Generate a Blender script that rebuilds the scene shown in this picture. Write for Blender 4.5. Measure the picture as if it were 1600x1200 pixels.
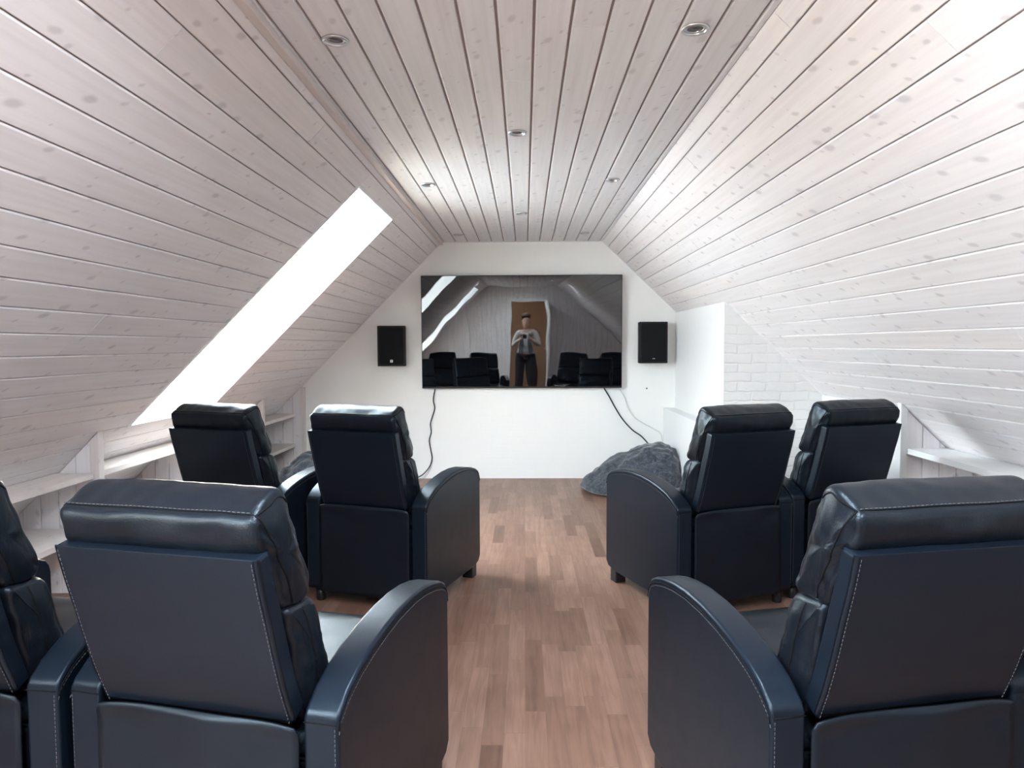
import bpy, bmesh, math, random
from mathutils import Vector, Matrix, noise
from mathutils.bvhtree import BVHTree
random.seed(7)
D = bpy.data
for o in list(D.objects): D.objects.remove(o)
sc = bpy.context.scene
COL = sc.collection
R = math.radians

# ---------------------------------------------------------------- camera, sky, exposure
CAM_H = 1.274
cd = D.cameras.new('camera'); cam = D.objects.new('camera', cd); COL.objects.link(cam)
cd.sensor_fit = 'HORIZONTAL'; cd.sensor_width = 36.0; cd.lens = 1110 / 1600 * 36.0
cd.clip_start = 0.01; cd.clip_end = 200
fw = Vector((-0.01798884, 0.9983807, -0.05396652)).normalized()
rt = Vector((0.99983231, 0.01777751, -0.00439357)).normalized()
up = rt.cross(fw)
m = Matrix((rt, up, -fw)).transposed().to_4x4(); m.translation = (0, 0, CAM_H)
cam.matrix_world = m
sc.camera = cam

w = D.worlds.new('sky'); sc.world = w; w.use_nodes = True
bg = w.node_tree.nodes['Background']
bg.inputs['Color'].default_value = (0.80, 0.91, 1.0, 1); bg.inputs['Strength'].default_value = 3.9

sc.view_settings.view_transform = 'Standard'; sc.view_settings.look = 'None'
sc.view_settings.gamma = 1; sc.view_settings.use_curve_mapping = False
sc.view_settings.exposure = 3.12

sl = D.lights.new('sun', 'SUN'); sl.energy = 78; sl.color = (1.0, 0.80, 0.52); sl.angle = R(1.0)
so = D.objects.new('sun', sl); COL.objects.link(so)
so.rotation_mode = 'QUATERNION'; so.rotation_quaternion = Vector((-0.60, 0.20, -0.775)).to_track_quat('-Z', 'Y')

def fill_point(loc, power, col, size):
    l = D.lights.new('landing_fill', 'POINT'); l.energy = power; l.color = col; l.shadow_soft_size = size
    o = D.objects.new('landing_fill', l); o.location = loc; COL.objects.link(o); return o

# ---------------------------------------------------------------- room numbers
CEIL = 2.25
YF, YB = 6.77, -1.5            # television wall, back wall
S2 = math.sqrt(0.5)
LX = lambda z: z - 3.03        # left slope:  X at height z
RK = 0.96
RX = lambda z: (2.956 - z) / RK
SKY = [(3.87, 4.87), (-0.75, 0.45)]      # two skylights in the left slope (Y ranges)
SV0, SV1 = 0.150, 2.005                   # their range down the slope
REC = 0.24

# ---------------------------------------------------------------- helpers
def link(name, me, mats=(), parent=None, smooth=False):
    o = D.objects.new(name, me); COL.objects.link(o)
    for mt in mats: me.materials.append(mt)
    if parent: o.parent = parent
    if smooth: me.shade_smooth()
    return o

def finish(name, bm, mats, parent=None, smooth=False, wn=False):
    if not isinstance(mats, (list, tuple)): mats = [mats]
    bmesh.ops.recalc_face_normals(bm, faces=bm.faces)
    me = D.meshes.new(name); bm.to_mesh(me); bm.free()
    o = link(name, me, mats, parent, smooth or wn)
    if wn:
        md = o.modifiers.new('wn', 'WEIGHTED_NORMAL'); md.keep_sharp = True; md.weight = 80
    return o

def tag(o, label=None, cat=None, group=None, kind=None):
    if label: o['label'] = label
    if cat: o['category'] = cat
    if group: o['group'] = group
    if kind: o['kind'] = kind
    return o

def empty(name, loc=(0, 0, 0), rz=0.0):
    o = D.objects.new(name, None); COL.objects.link(o); o.location = loc; o.rotation_euler = (0, 0, rz)
    o.empty_display_size = 0.1
    return o

def box(bm, x0, x1, y0, y1, z0, z1, bev=0.0, seg=2, mat=0):
    vs = [bm.verts.new(p) for p in ((x0,y0,z0),(x1,y0,z0),(x1,y1,z0),(x0,y1,z0),(x0,y0,z1),(x1,y0,z1),(x1,y1,z1),(x0,y1,z1))]
    fs = [bm.faces.new([vs[i] for i in q]) for q in ((0,3,2,1),(4,5,6,7),(0,1,5,4),(1,2,6,5),(2,3,7,6),(3,0,4,7))]
    for f in fs: f.material_index = mat
    if bev:
        es = list({e for f in fs for e in f.edges})
        bmesh.ops.bevel(bm, geom=es, offset=bev, segments=seg, affect='EDGES', profile=0.5)
    return vs

def prism(bm, pts, axis, a0, a1, bev=0.0, seg=3, mat=0):
    """pts: 2D outline; axis 'x' -> pts are (y,z); 'y' -> (x,z); 'z' -> (x,y)."""
    def P(p, a):
        return {'x': (a, p[0], p[1]), 'y': (p[0], a, p[1]), 'z': (p[0], p[1], a)}[axis]
    A = [bm.verts.new(P(p, a0)) for p in pts]; B = [bm.verts.new(P(p, a1)) for p in pts]
    n = len(pts); fa = bm.faces.new(A[::-1]); fb = bm.faces.new(B)
    sides = [bm.faces.new((A[i], A[(i+1) % n], B[(i+1) % n], B[i])) for i in range(n)]
    for f in [fa, fb] + sides: f.material_index = mat
    if bev:
        es = [e for e in set(list(fa.edges) + list(fb.edges))]
        bmesh.ops.recalc_face_normals(bm, faces=[fa, fb] + sides)
        bmesh.ops.bevel(bm, geom=es, offset=bev, segments=seg, affect='EDGES', profile=0.5)

def catmull(pts, n, closed=True):
    out = []; N = len(pts)
    cnt = N if closed else N - 1
    for i in range(cnt):
        g = lambda k: Vector(pts[(k) % N]) if closed else Vector(pts[max(0, min(N-1, k))])
        p0, p1, p2, p3 = g(i-1), g(i), g(i+1), g(i+2)
        for j in range(n):
            t = j / n
            out.append(0.5 * ((2*p1) + (p2-p0)*t + (2*p0-5*p1+4*p2-p3)*t*t + (3*p1-p0-3*p2+p3)*t**3))
    if not closed: out.append(Vector(pts[-1]))
    return out

def tube(bm, pts, r, seg=8, mat=0, taper=None):
    pts = [Vector(p) for p in pts]; rings = []
    nrm = None
    for i, p in enumerate(pts):
        d = (pts[min(i+1, len(pts)-1)] - pts[max(i-1, 0)]).normalized()
        if nrm is None: nrm = d.orthogonal().normalized()
        nrm = (nrm - d * nrm.dot(d)).normalized(); b = d.cross(nrm)
        rr = r if taper is None else r * taper[i]
        rings.append([bm.verts.new(p + (nrm*math.cos(a) + b*math.sin(a))*rr) for a in [2*math.pi*k/seg for k in range(seg)]])
    for a, b in zip(rings, rings[1:]):
        for k in range(seg):
            f = bm.faces.new((a[k], a[(k+1) % seg], b[(k+1) % seg], b[k])); f.smooth = True; f.material_index = mat
    for rg in (rings[0][::-1], rings[-1]):
        f = bm.faces.new(rg); f.material_index = mat

def lathe(bm, prof, seg=32, center=(0, 0, 0), mat=0):
    c = Vector(center); rings = []
    for r, z in prof:
        if r < 1e-6: rings.append([bm.verts.new(c + Vector((0, 0, z)))])
        else: rings.append([bm.verts.new(c + Vector((r*math.cos(2*math.pi*k/seg), r*math.sin(2*math.pi*k/seg), z))) for k in range(seg)])
    for a, b in zip(rings, rings[1:]):
        for k in range(seg):
            k2 = (k+1) % seg
            if len(a) == 1 and len(b) == 1: continue
            if len(a) == 1: f = bm.faces.new((a[0], b[k], b[k2]))
            elif len(b) == 1: f = bm.faces.new((a[k], a[k2], b[0]))
            else: f = bm.faces.new((a[k], a[k2], b[k2], b[k]))
            f.smooth = True; f.material_index = mat

# ---------------------------------------------------------------- materials
class NT:
    def __init__(s, name):
        s.m = D.materials.new(name); s.m.use_nodes = True; s.t = s.m.node_tree
        s.b = s.t.nodes['Principled BSDF']
    def n(s, ty, **kw):
        nd = s.t.nodes.new(ty)
        for k, v in kw.items():
            if k.startswith('i_'): nd.inputs[k[2:]].default_value = v
            else: setattr(nd, k, v)
        return nd
    def l(s, a, b): s.t.links.new(a, b)
    def math(s, op, a, b=None, c=None):
        nd = s.n('ShaderNodeMath', operation=op)
        for i, v in enumerate((a, b, c)):
            if v is None: continue
            if isinstance(v, (int, float)): nd.inputs[i].default_value = v
            else: s.l(v, nd.inputs[i])
        return nd.outputs[0]
    def ramp(s, fac, stops):
        r = s.n('ShaderNodeValToRGB'); e = r.color_ramp.elements
        while len(e) < len(stops): e.new(0.5)
        for el, (p, c) in zip(e, stops): el.position = p; el.color = c if len(c) == 4 else (*c, 1)
        s.l(fac, r.inputs[0]); return r.outputs[0]
    def mix(s, fac, a, b, mode='MIX'):
        nd = s.n('ShaderNodeMix', data_type='RGBA', blend_type=mode)
        for sock, v in ((nd.inputs[0], fac), (nd.inputs[6], a), (nd.inputs[7], b)):
            if isinstance(v, (int, float)): sock.default_value = v
            elif isinstance(v, tuple): sock.default_value = v if len(v) == 4 else (*v, 1)
            else: s.l(v, sock)
        return nd.outputs[2]
    def bump(s, h, strength, dist):
        b = s.n('ShaderNodeBump'); b.inputs['Strength'].default_value = strength; b.inputs['Distance'].default_value = dist
        s.l(h, b.inputs['Height']); s.l(b.outputs[0], s.b.inputs['Normal']); return b

def mat_plain(name, col, rough=0.5, metal=0.0, spec=0.5):
    t = NT(name); t.b.inputs['Base Color'].default_value = (*col, 1); t.b.inputs['Roughness'].default_value = rough
    t.b.inputs['Metallic'].default_value = metal; t.b.inputs['Specular IOR Level'].default_value = spec
    nz = t.n('ShaderNodeTexNoise'); nz.inputs['Scale'].default_value = 60
    t.bump(nz.outputs[0], 0.05, 0.002)
    return t.m

def mat_plank(name, base=(0.80, 0.75, 0.725), knots=1.0):
    t = NT(name)
    uv = t.n('ShaderNodeUVMap').outputs[0]
    sep = t.n('ShaderNodeSeparateXYZ'); t.l(uv, sep.inputs[0]); u, v = sep.outputs[0], sep.outputs[1]
    geo = t.n('ShaderNodeNewGeometry'); isl = geo.outputs['Random Per Island']
    def vec(a, b, sa, sb):
        c = t.n('ShaderNodeCombineXYZ'); t.l(t.math('MULTIPLY', a, sa), c.inputs[0]); t.l(t.math('MULTIPLY', b, sb), c.inputs[1]); return c.outputs[0]
    # grain
    g1 = t.n('ShaderNodeTexNoise'); t.l(vec(u, v, 1.6, 45), g1.inputs['Vector']); g1.inputs['Scale'].default_value = 1; g1.inputs['Detail'].default_value = 4
    g2 = t.n('ShaderNodeTexNoise'); t.l(vec(u, v, 0.9, 7), g2.inputs['Vector']); g2.inputs['Scale'].default_value = 1; g2.inputs['Detail'].default_value = 2
    col = t.mix(t.ramp(g2.outputs[0], [(0.35, (0, 0, 0)), (0.7, (1, 1, 1))]), tuple(c*0.955 for c in base), base)
    grain = t.ramp(g1.outputs[0], [(0.36, (0.93, 0.915, 0.915)), (0.6, (1, 1, 1))])
    col = t.mix(0.8, col, grain, 'MULTIPLY')
    # each board a little lighter, darker or pinker
    tint = t.ramp(isl, [(0.0, (0.95, 0.935, 0.93)), (0.35, (1.0, 0.99, 0.985)), (0.7, (0.97, 0.965, 0.97)), (1.0, (1.0, 0.975, 0.96))])
    col = t.mix(1.0, col, tint, 'MULTIPLY')
    # knots
    def kn(su, sv, off, r0, r1, thr):
        nz = t.n('ShaderNodeTexNoise'); t.l(vec(u, v, 9, 22), nz.inputs['Vector']); nz.inputs['Scale'].default_value = 1
        c = t.n('ShaderNodeCombineXYZ')
        uu = t.math('ADD', t.math('MULTIPLY', u, su), t.math('MULTIPLY', v, su*0.7))
        t.l(t.math('ADD', uu, t.math('MULTIPLY', nz.outputs[0], 0.25)), c.inputs[0])
        t.l(t.math('ADD', t.math('MULTIPLY', v, sv), off), c.inputs[1])
        vo = t.n('ShaderNodeTexVoronoi', voronoi_dimensions='2D'); t.l(c.outputs[0], vo.inputs['Vector']); vo.inputs['Scale'].default_value = 1
        vo.inputs['Randomness'].default_value = 0.9
        s2 = t.n('ShaderNodeSeparateColor'); t.l(vo.outputs['Color'], s2.inputs[0])
        on = t.math('GREATER_THAN', s2.outputs[0], thr)
        rr = t.math('MULTIPLY_ADD', s2.outputs[1], r1 - r0, r0)
        k = t.math('SUBTRACT', 1.0, t.math('DIVIDE', vo.outputs['Distance'], rr))
        k = t.math('MULTIPLY', t.math('MAXIMUM', t.math('MINIMUM', t.math('MULTIPLY', k, 1.8), 1), 0), on)
        return k
    k1 = kn(6.5, 11, 0.0, 0.06, 0.21, 0.56); k2 = kn(11, 10.5, 7.3, 0.05, 0.15, 0.62)
    kk = t.math('MINIMUM', t.math('ADD', k1, t.math('MULTIPLY', k2, 0.8)), 1.0)
    col = t.mix(t.math('MULTIPLY', kk, 0.42 * knots), col, (0.40, 0.36, 0.375))
    t.l(col, t.b.inputs['Base Color']); t.b.inputs['Roughness'].default_value = 0.55
    t.bump(g1.outputs[0], 0.12, 0.002)
    return t.m

def mat_floor():
    t = NT('oak_parquet')
    co = t.n('ShaderNodeTexCoord').outputs['Object']
    sep = t.n('ShaderNodeSeparateXYZ'); t.l(co, sep.inputs[0]); x, y = sep.outputs[0], sep.outputs[1]
    xs = t.math('DIVIDE', t.math('ADD', x, 10.013), 0.0705); row = t.math('FLOOR', xs); fx = t.math('FRACT', xs)
    wn = t.n('ShaderNodeTexWhiteNoise', noise_dimensions='1D'); t.l(row, wn.inputs['W'])
    ln = t.math('MULTIPLY_ADD', wn.outputs['Value'], 0.28, 0.40)
    ys = t.math('ADD', t.math('DIVIDE', t.math('ADD', y, 20), ln), t.math('MULTIPLY', wn.outputs['Value'], 17.7))
    seg = t.math('FLOOR', ys); fy = t.math('FRACT', ys)
    c = t.n('ShaderNodeCombineXYZ'); t.l(row, c.inputs[0]); t.l(seg, c.inputs[1])
    w2 = t.n('ShaderNodeTexWhiteNoise', noise_dimensions='2D'); t.l(c.outputs[0], w2.inputs['Vector'])
    tone = t.ramp(w2.outputs['Value'], [(0, (0.135, 0.068, 0.045)), (0.15, (0.20, 0.108, 0.074)), (0.6, (0.245, 0.137, 0.096)), (1, (0.29, 0.167, 0.120))])
    # grain: stretched along Y, shifted per block
    gv = t.n('ShaderNodeCombineXYZ'); t.l(t.math('MULTIPLY', x, 55), gv.inputs[0]); t.l(t.math('MULTIPLY', y, 4.0), gv.inputs[1]); t.l(t.math('MULTIPLY', w2.outputs['Value'], 40), gv.inputs[2])
    g = t.n('ShaderNodeTexNoise'); t.l(gv.outputs[0], g.inputs['Vector']); g.inputs['Scale'].default_value = 1; g.inputs['Detail'].default_value = 5; g.inputs['Distortion'].default_value = 0.6
    gr = t.ramp(g.outputs[0], [(0.3, (0.74, 0.70, 0.68)), (0.62, (1.06, 1.06, 1.06))])
    col = t.mix(0.85, tone, gr, 'MULTIPLY')
    mv = t.n('ShaderNodeTexNoise'); t.l(co, mv.inputs['Vector']); mv.inputs['Scale'].default_value = 7; mv.inputs['Detail'].default_value = 3
    col = t.mix(0.5, col, t.ramp(mv.outputs[0], [(0.35, (0.86, 0.84, 0.82)), (0.65, (1.05, 1.05, 1.05))]), 'MULTIPLY')
    ex = t.math('LESS_THAN', t.math('MINIMUM', fx, t.math('SUBTRACT', 1, fx)), 0.016)
    ey = t.math('LESS_THAN', t.math('MINIMUM', fy, t.math('SUBTRACT', 1, fy)), 0.0025)
    edge = t.math('MAXIMUM', ex, ey)
    col = t.mix(t.math('MULTIPLY', edge, 0.35), col, (0.12, 0.07, 0.05))
    t.l(col, t.b.inputs['Base Color'])
    t.b.inputs['Roughness'].default_value = 0.42; t.b.inputs['Specular IOR Level'].default_value = 0.45
    t.bump(g.outputs[0], 0.06, 0.002)
    return t.m

def mat_brick(name, strength, col=(0.885, 0.875, 0.85)):
    t = NT(name)
    co = t.n('ShaderNodeTexCoord').outputs['Object']
    sep = t.n('ShaderNodeSeparateXYZ'); t.l(co, sep.inputs[0])
    c = t.n('ShaderNodeCombineXYZ'); t.l(t.math('ADD', sep.outputs[0], sep.outputs[1]), c.inputs[0]); t.l(sep.outputs[2], c.inputs[1])
    nz = t.n('ShaderNodeTexNoise'); t.l(co, nz.inputs['Vector']); nz.inputs['Scale'].default_value = 9; nz.inputs['Detail'].default_value = 6
    nb = t.n('ShaderNodeTexNoise'); t.l(co, nb.inputs['Vector']); nb.inputs['Scale'].default_value = 70; nb.inputs['Detail'].default_value = 3
    wob = t.n('ShaderNodeVectorMath', operation='SCALE'); t.l(nz.outputs['Color'], wob.inputs[0]); wob.inputs['Scale'].default_value = 0.034
    ad = t.n('ShaderNodeVectorMath', operation='ADD'); t.l(c.outputs[0], ad.inputs[0]); t.l(wob.outputs[0], ad.inputs[1])
    br = t.n('ShaderNodeTexBrick'); t.l(ad.outputs[0], br.inputs['Vector'])
    br.inputs['Scale'].default_value = 1; br.inputs['Brick Width'].default_value = 0.205; br.inputs['Row Height'].default_value = 0.068
    br.inputs['Mortar Size'].default_value = 0.009; br.inputs['Mortar Smooth'].default_value = 0.9
    br.inputs['Color1'].default_value = (1, 1, 1, 1); br.inputs['Color2'].default_value = (0.8, 0.8, 0.8, 1); br.inputs['Mortar'].default_value = (0.25, 0.25, 0.25, 1)
    h = t.math('ADD', t.math('MULTIPLY', br.outputs['Color'], 1.0), t.math('ADD', t.math('MULTIPLY', nz.outputs[0], 1.6), t.math('MULTIPLY', nb.outputs[0], 0.25)))
    t.bump(h, strength, 0.006)
    cc = t.mix(t.math('MULTIPLY', nz.outputs[0], 0.5), col, tuple(k*0.96 for k in col))
    t.l(cc, t.b.inputs['Base Color']); t.b.inputs['Roughness'].default_value = 0.6
    return t.m

def mat_leather(name, base=(0.0048, 0.0082, 0.0145), rough=0.33, grain=0.25):
    t = NT(name)
    co = t.n('ShaderNodeTexCoord').outputs['Object']
    vo = t.n('ShaderNodeTexVoronoi', feature='DISTANCE_TO_EDGE'); t.l(co, vo.inputs['Vector']); vo.inputs['Scale'].default_value = 420
    n1 = t.n('ShaderNodeTexNoise'); t.l(co, n1.inputs['Vector']); n1.inputs['Scale'].default_value = 16; n1.inputs['Detail'].default_value = 3
    n2 = t.n('ShaderNodeTexNoise'); t.l(co, n2.inputs['Vector']); n2.inputs['Scale'].default_value = 260; n2.inputs['Detail'].default_value = 2
    h = t.math('ADD', t.math('MULTIPLY', vo.outputs['Distance'], 0.5), t.math('MULTIPLY', n2.outputs[0], 0.5))
    t.bump(h, grain, 0.0012)
    t.b.inputs['Base Color'].default_value = (*base, 1)
    t.l(t.math('MULTIPLY_ADD', n1.outputs[0], 0.12, rough - 0.06), t.b.inputs['Roughness'])
    t.b.inputs['Specular IOR Level'].default_value = 0.33; t.b.inputs['Specular Tint'].default_value = (0.72, 0.88, 1.0, 1)
    return t.m

def mat_velvet():
    t = NT('grey_crushed_velvet')
    co = t.n('ShaderNodeTexCoord').outputs['Object']
    n1 = t.n('ShaderNodeTexNoise'); t.l(co, n1.inputs['Vector']); n1.inputs['Scale'].default_value = 26; n1.inputs['Detail'].default_value = 5; n1.inputs['Distortion'].default_value = 1.6
    col = t.ramp(n1.outputs[0], [(0.36, (0.018, 0.022, 0.030)), (0.52, (0.036, 0.043, 0.056)), (0.68, (0.085, 0.096, 0.118))])
    t.l(col, t.b.inputs['Base Color']); t.b.inputs['Roughness'].default_value = 0.8
    t.b.inputs['Sheen Weight'].default_value = 0.5; t.b.inputs['Sheen Roughness'].default_value = 0.4
    t.bump(n1.outputs[0], 0.5, 0.01)
    return t.m

def mat_screen():
    t = NT('glossy_black_screen')
    t.b.inputs['Base Color'].default_value = (0.004, 0.0045, 0.006, 1); t.b.inputs['Roughness'].default_value = 0.015
    t.b.inputs['IOR'].default_value = 2.5
    co = t.n('ShaderNodeTexCoord').outputs['Object']
    mp = t.n('ShaderNodeMapping'); t.l(co, mp.inputs[0]); mp.inputs['Scale'].default_value = (3.2, 1, 2.2)
    nz = t.n('ShaderNodeTexNoise'); t.l(mp.outputs[0], nz.inputs['Vector']); nz.inputs['Scale'].default_value = 1.0; nz.inputs['Detail'].default_value = 0.5
    t.bump(nz.outputs[0], 1.0, 0.0018)
    return t.m

def mat_glass():
    t = NT('clear_window_glass')
    t.t.nodes.remove(t.b)
    out = t.t.nodes['Material Output']
    tr = t.n('ShaderNodeBsdfTransparent'); tr.inputs[0].default_value = (0.95, 0.97, 0.97, 1)
    gl = t.n('ShaderNodeBsdfGlossy'); gl.inputs['Roughness'].default_value = 0.02
    g = t.n('ShaderNodeNewGeometry'); dt = t.n('ShaderNodeVectorMath', operation='DOT_PRODUCT'); t.l(g.outputs['Normal'], dt.inputs[0]); t.l(g.outputs['Incoming'], dt.inputs[1])
    fr = t.math('MULTIPLY_ADD', t.math('POWER', t.math('SUBTRACT', 1.0, t.math('ABSOLUTE', dt.outputs['Value'])), 5.0), 0.96, 0.04)
    mx = t.n('ShaderNodeMixShader'); t.l(fr, mx.inputs[0]); t.l(tr.outputs[0], mx.inputs[1]); t.l(gl.outputs[0], mx.inputs[2])
    t.l(mx.outputs[0], out.inputs[0]); return t.m

def mat_grille():
    t = NT('black_speaker_mesh')
    co = t.n('ShaderNodeTexCoord').outputs['Object']
    vo = t.n('ShaderNodeTexVoronoi'); t.l(co, vo.inputs['Vector']); vo.inputs['Scale'].default_value = 260; vo.inputs['Randomness'].default_value = 0
    t.l(t.ramp(vo.outputs['Distance'], [(0.3, (0.004, 0.004, 0.005)), (0.5, (0.008, 0.008, 0.009))]), t.b.inputs['Base Color'])
    t.b.inputs['Roughness'].default_value = 0.7; t.b.inputs['Specular IOR Level'].default_value = 0.15; t.bump(vo.outputs['Distance'], 0.4, 0.001); return t.m

def mat_wood_brown():
    t = NT('honey_brown_door_wood')
    co = t.n('ShaderNodeTexCoord').outputs['Object']
    mp = t.n('ShaderNodeMapping'); t.l(co, mp.inputs[0]); mp.inputs['Scale'].default_value = (30, 30, 2)
    nz = t.n('ShaderNodeTexNoise'); t.l(mp.outputs[0], nz.inputs['Vector']); nz.inputs['Scale'].default_value = 1; nz.inputs['Detail'].default_value = 4
    t.l(t.ramp(nz.outputs[0], [(0.3, (0.42, 0.23, 0.10)), (0.7, (0.62, 0.38, 0.19))]), t.b.inputs['Base Color'])
    t.b.inputs['Roughness'].default_value = 0.45; return t.m

M_PL = mat_plank('whitewashed_pine', (0.88, 0.85, 0.85))
M_PC = mat_plank('whitewashed_pine_ceiling', (0.865, 0.875, 0.90), 0.8)
M_GR = mat_plain('brown_groove_wood', (0.42, 0.35, 0.335), 0.8)  # brown wood behind the boards, showing in the grooves
M_SH = mat_plank('whitewashed_shelf_pine', (0.80, 0.745, 0.715), 0.6)
M_FL = mat_floor()
M_WALL = mat_brick('painted_masonry_wall', 0.06)
M_BRK = mat_brick('painted_brick_chimney', 0.75, (0.84, 0.83, 0.81))
M_WHITE = mat_plain('white_paint', (0.83, 0.83, 0.82), 0.45)
M_REVEAL = mat_plain('white_lining_board', (0.86, 0.86, 0.85), 0.5)
M_LEA = mat_leather('black_leather')
M_LEAS = mat_leather('black_leather_soft', (0.0050, 0.0068, 0.0105), 0.31, 0.5)
M_SKIRT = mat_leather('thin_black_leather', (0.0048, 0.0068, 0.0108), 0.40, 0.2)
M_SEAM = mat_plain('dark_seam', (0.004, 0.004, 0.005), 0.7, 0.0, 0.12)
M_THREAD = mat_plain('grey_thread', (0.085, 0.092, 0.105), 0.7)
M_FOOT = mat_plain('black_plastic', (0.012, 0.012, 0.013), 0.4)
M_VEL = mat_velvet()
M_SCREEN = mat_screen()
M_BEZEL = mat_plain('dark_metal_bezel', (0.03, 0.03, 0.034), 0.3, 0.6)
M_GLASS = mat_glass()
M_GRILLE = mat_grille()
M_SPK = mat_plain('black_painted_cabinet', (0.012, 0.012, 0.013), 0.5, 0.0, 0.25)
M_SILVER = mat_plain('brushed_steel', (0.62, 0.63, 0.64), 0.3, 0.9)
M_DARK = mat_plain('lamp_lens_dark', (0.10, 0.10, 0.11), 0.2)
M_CABLE = mat_plain('black_rubber_cable', (0.015, 0.015, 0.016), 0.5)
M_WCABLE = mat_plain('white_cable', (0.70, 0.70, 0.68), 0.5)
M_DOOR = mat_wood_brown()
M_LAND = mat_plain('warm_tan_wall_paint', (0.60, 0.47, 0.36), 0.6)

# ---------------------------------------------------------------- boarded surfaces
def board(bm, uvl, O, U, V, N, u0, u1, v0, v1, th=0.010, ch=0.0022, bfv=0.0):
    """One board with bevelled edges; its visible face is at O + ... with N pointing into the room."""
    ru, rv = random.uniform(0, 50), random.uniform(0, 50)
    P = lambda u, v, n: O + U*u + V*v + N*n
    lo = [(u0, v0), (u1, v0), (u1, v1), (u0, v1)]
    cb = 0.0052
    hi = [(u0+0.0008, v0+cb), (u1-0.0008, v0+cb), (u1-0.0008, v1-ch-bfv), (u0+0.0008, v1-ch-bfv)]
    vl = [bm.verts.new(P(u, v, -th)) for u, v in lo]
    vm = [bm.verts.new(P(u, v, -ch)) for u, v in lo]
    vh = [bm.verts.new(P(u, v, 0)) for u, v in hi]
    uvs = {}
    for a, c in zip(vl, lo): uvs[a] = c
    for a, c in zip(vm, lo): uvs[a] = c
    for a, c in zip(vh, hi): uvs[a] = c
    fs = [bm.faces.new(vh)]
    for i in range(4):
        j = (i+1) % 4
        fs.append(bm.faces.new((vl[i], vl[j], vm[j], vm[i]))); fs.append(bm.faces.new((vm[i], vm[j], vh[j], vh[i])))
    for f in fs:
        f.material_index = 0
        for lp in f.loops: c = uvs[lp.vert]; lp[uvl].uv = (c[0]+ru, c[1]+rv)

def boarded(name, O, U, V, N, u0, u1, vmax, pitch, first, mats, holes=(), gap=0.0042, joints=(2.2, 4.2), clip=None, vmin=0.0):
    bm = bmesh.new(); uvl = bm.loops.layers.uv.new('UVMap')
    O, U, V, N = Vector(O), Vector(U), Vector(V), Vector(N)
    v = first
    while v > vmin: v -= pitch
    while v < vmax - 0.01:
        a, b = max(v + gap/2, vmin), min(v + pitch - gap/2, vmax)
        if b - a > 0.012:
            spans = [(u0, u1)]
            for (h0, h1, g0, g1) in holes:
                parts = []
                if b > g0 and a < g1:
                    for s0, s1 in spans:
                        if h1 <= s0 or h0 >= s1: parts.append((s0, s1)); continue
                        if h0 > s0: parts.append((s0, h0))
                        if h1 < s1: parts.append((h1, s1))
                    spans = parts
                    # boards notched round an opening keep the strip above or below it
                    if a < g0 - 0.012: board(bm, uvl, O, U, V, N, h0, h1, a, g0)
                    if b > g1 + 0.012: board(bm, uvl, O, U, V, N, h0, h1, g1, b)
            for s0, s1 in spans:
                p = s0; nxt = s0 + random.uniform(0.8, joints[1])
                while p < s1 - 1e-4:
                    e = s1 if nxt > s1 - 0.35 else nxt
                    q0, q1 = p, e
                    if clip:
                        q0, q1 = clip(q0, q1, (a+b)/2)
                    if q1 - q0 > 0.02: board(bm, uvl, O, U, V, N, q0 + (0.0006 if p > s0 else 0), q1 - (0.0006 if e < s1 else 0), a, b)
                    p = e; nxt = p + random.uniform(*joints)
        v += pitch
    # backing
    def quad(a0, a1, b0, b1):
        f = bm.faces.new([bm.verts.new(O + U*x + V*y - N*0.0095) for x, y in ((a0, b0), (a1, b0), (a1, b1), (a0, b1))]); f.material_index = 1
    cuts = sorted([u0, u1] + [c for h in holes for c in h[:2]])
    for s0, s1 in zip(cuts, cuts[1:]):
        hs = [h for h in holes if h[0] <= s0 + 1e-6 and h[1] >= s1 - 1e-6]
        if hs: quad(s0, s1, vmin, hs[0][2]); quad(s0, s1, hs[0][3], vmax)
        elif clip is None: quad(s0, s1, vmin, vmax)
    me = D.meshes.new(name); bm.normal_update(); bm.to_mesh(me); bm.free()
    return link(name, me, mats)

# floor
bm = bmesh.new(); box(bm, -3.3, 3.3, YB-0.1, YF+0.1, -0.06, 0)
tag(finish('floor', bm, M_FL), kind='structure')

# ceiling (boards run towards the television)
XL, XR = LX(CEIL), RX(CEIL)
o = boarded('ceiling', (XL, 0, CEIL), (0, 1, 0), (1, 0, 0), (0, 0, -1), YB, YF, XR-XL, 0.1126, 0.0316-XL, [M_PC, M_GR], gap=0.009)
tag(o, kind='structure')
# left slope
holes = [(a, b, SV0, SV1) for a, b in sorted(SKY)]
LV = Vector((-S2, 0, -S2)); LN = Vector((S2, 0, -S2))
o = boarded('wall_left', (XL, 0, CEIL), (0, 1, 0), LV, LN, YB, YF, CEIL*math.sqrt(2), 0.1135, 0.56*0.1135, [M_PL, M_GR], holes=holes)
tag(o, kind='structure')
# right slope
rl = math.hypot(1/RK, 1)
RV = Vector((1/RK/rl, 0, -1/rl)); RN = Vector((-1/rl, 0, -1/RK/rl))
o = boarded('wall_right', (XR, 0, CEIL), (0, 1, 0), RV, RN, YB, YF, CEIL*rl, 0.1141, 0.645*0.1141, [M_PL, M_GR])
tag(o, kind='structure')
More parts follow.
